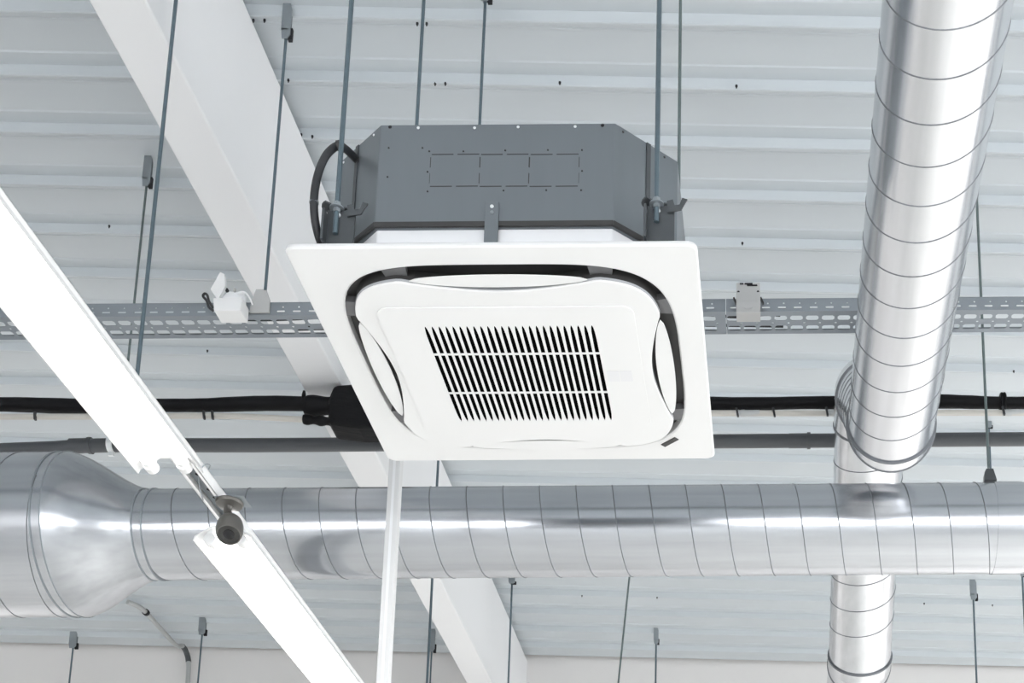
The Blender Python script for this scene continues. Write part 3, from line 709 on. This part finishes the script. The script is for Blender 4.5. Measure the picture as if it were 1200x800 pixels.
# grey conduit bending down the end wall
pts = [on_ceil(150, 700), on_ceil(168, 709), on_ceil(190, 733), on_ceil(207, 751), at_y(214, 757, 9.72), at_y(219, 766, 9.79), at_y(221, 778, 9.80), at_y(220, 800, 9.80), at_y(214, 900, 9.80)]
pts = [Vector(p) - Vector((0, 0, .03)) if i < 4 else Vector(p) for i, p in enumerate(pts)]
t = thing('wall_conduit', 'grey conduit bending from the deck down the end wall at lower left', 'pipe', pts[-1])
m = MB(); sp = smooth_path(pts, 6); m.tube(sp, .016, 12); m.build('tube', M['conduit'], t)
m = MB(); m.tube(sp[24:36], .0185, 12); m.build('bend_sleeve', M['bracket'], t)
m = MB(); disc_lathe(m, [(.022, -.012), (.022, .012)], sp[7], (sp[8]-sp[6]), 12); m.build('saddle', M['hole'], t)

# ------------------------------------------------------------------ light strip
LX = -1.718
rl = thing('trunking_rail', 'long metal rail carrying the light strips in a line away from the camera', 'rail', (LX, 4.05, 2.25))
RXL, RXR, RZ0, RZ1 = -1.736, -1.6805, 2.222, 2.262
m = MB(); th = .0015; y0, y1 = 0.6, 8.0
m.box(RXL, RXL+th, y0, y1, RZ0, RZ1); m.box(RXR-th, RXR, y0, y1, RZ0, RZ1); m.box(RXL, RXR, y0, y1, RZ1-th, RZ1)
m.box(RXL, RXL+.010, y0, y1, RZ0, RZ0+th); m.box(RXR-.010, RXR, y0, y1, RZ0, RZ0+th)
m.build('channel', M['railw'], rl, smooth=False)
m = MB(); m.box(RXL+.006, RXR-.006, 3.80, 4.30, RZ1-.016, RZ1-.003); gal = m.build('coupling_plate', M['zinc'], rl, smooth=False)
for yy in (3.93, 4.00, 4.09, 4.14):
    m = MB(); disc_lathe(m, [(.008, 0), (.008, -.001)], (-1.708, yy, RZ1-.016), (0, 0, 1), 12); m.build('slot_hole', M['hole'], gal)
m = MB(); pts = [(-1.728, 4.10, 2.216), (-1.710, 4.03, 2.212), (-1.690, 3.965, 2.225), (-1.668, 3.945, 2.245), (-1.662, 3.97, 2.258), (-1.678, 4.0, 2.262)]
m.tube(smooth_path(pts, 5), .002, 6); m.build('wire_hook', M['zinc'], rl)
def batten(label, y0, y1):
    t = thing('batten_light', label, 'light', (LX, (y0+y1)/2, 2.16), 'light strips on the rail')
    m = MB(); m.box(LX-.030, LX+.030, y0+.01, y1-.01, 2.205, 2.2215); m.build('gear_housing', M['enamel'], t, smooth=False)
    m = MB(); prf = [(-.094, 2.160), (-.090, 2.160), (-.086, 2.172), (-.034, 2.206), (.034, 2.206), (.086, 2.172), (.090, 2.160), (.094, 2.160), (.089, 2.176), (.036, 2.2095), (-.036, 2.2095), (-.089, 2.176)]
    m.prism([(LX+a, 0, b) for a, b in prf], (0, y0, 0), (0, y1, 0)); m.build('reflector', M['enamel'], t, smooth=False)
    for s_ in (-1, 1):
        m = MB(); m.tube([(LX+s_*.047, y0+.05, 2.170), (LX+s_*.047, y1-.05, 2.170)], .013, 20); m.build('fluorescent_tube', M['tube'], t)
        for yy, sg in ((y0, 1), (y1, -1)):
            m = MB(); disc_lathe(m, [(.012, 0), (.019, .004), (.019, .030), (.0145, .034), (.0145, .05)], (LX+s_*.047, yy + sg*.005, 2.170), (0, sg, 0), 20)
            m.box(LX+s_*.047-.009, LX+s_*.047+.009, min(yy+sg*.008, yy+sg*.028), max(yy+sg*.008, yy+sg*.028), 2.180, 2.2075)
            m.build('lampholder', M['enamel'], t)
    return t
batten('bright light strip at upper left, running out of the picture', 2.30, 3.84)
batten('bright light strip at lower left, beyond the security camera', 4.25, 5.79)

# ------------------------------------------------------------------ security camera on the rail
mp_ = at_z(269, 588, 2.22)
cm = thing('security_camera', 'small bronze grey bullet camera hanging from the rail between two light strips', 'camera', (mp_.x, mp_.y, 2.22))
base_c = Vector((mp_.x, mp_.y, 2.2195))
m = MB(); disc_lathe(m, [(.040, 0), (.041, -.004), (.038, -.011), (.024, -.015), (.014, -.016)], base_c, (0, .05, 1), 36); m.build('mount_base', M['camgrey'], cm)
dirc = Vector((.16, -.50, -.85)).normalized()
bc = at_y(268, 627, base_c.y - .045)
back = bc - dirc*.085
m = MB(); m.tube(smooth_path([base_c + Vector((0, 0, -.012)), base_c + Vector((-.004, 0, -.03)), back + dirc*.01], 5), .0125, 16)
m.build('swivel_arm', M['camgrey'], cm)
m = MB(); disc_lathe(m, [(.014, -.088), (.026, -.083), (.034, -.070), (.0385, -.050), (.0395, -.030), (.038, -.012), (.0345, -.001), (.0325, 0), (.0315, -.006)], bc, dirc, 40); m.build('barrel', M['camgrey'], cm)
m = MB(); disc_lathe(m, [(.0315, -.008), (.031, -.005), (.018, -.005)], bc, dirc, 36); m.build('led_ring', M['led'], cm)
m = MB(); disc_lathe(m, [(.016, -.006), (.016, -.003), (.010, -.001), (.004, 0)], bc, dirc, 28); m.build('lens', M['lens'], cm)
m = MB(); m.box(base_c.x-.035, base_c.x+.055, base_c.y-.035, base_c.y+.035, 2.2198, 2.2212); m.build('mount_plate', M['zinc'], cm, smooth=False)

for o in bpy.data.objects:
    if '_o' in o.keys(): del o['_o']
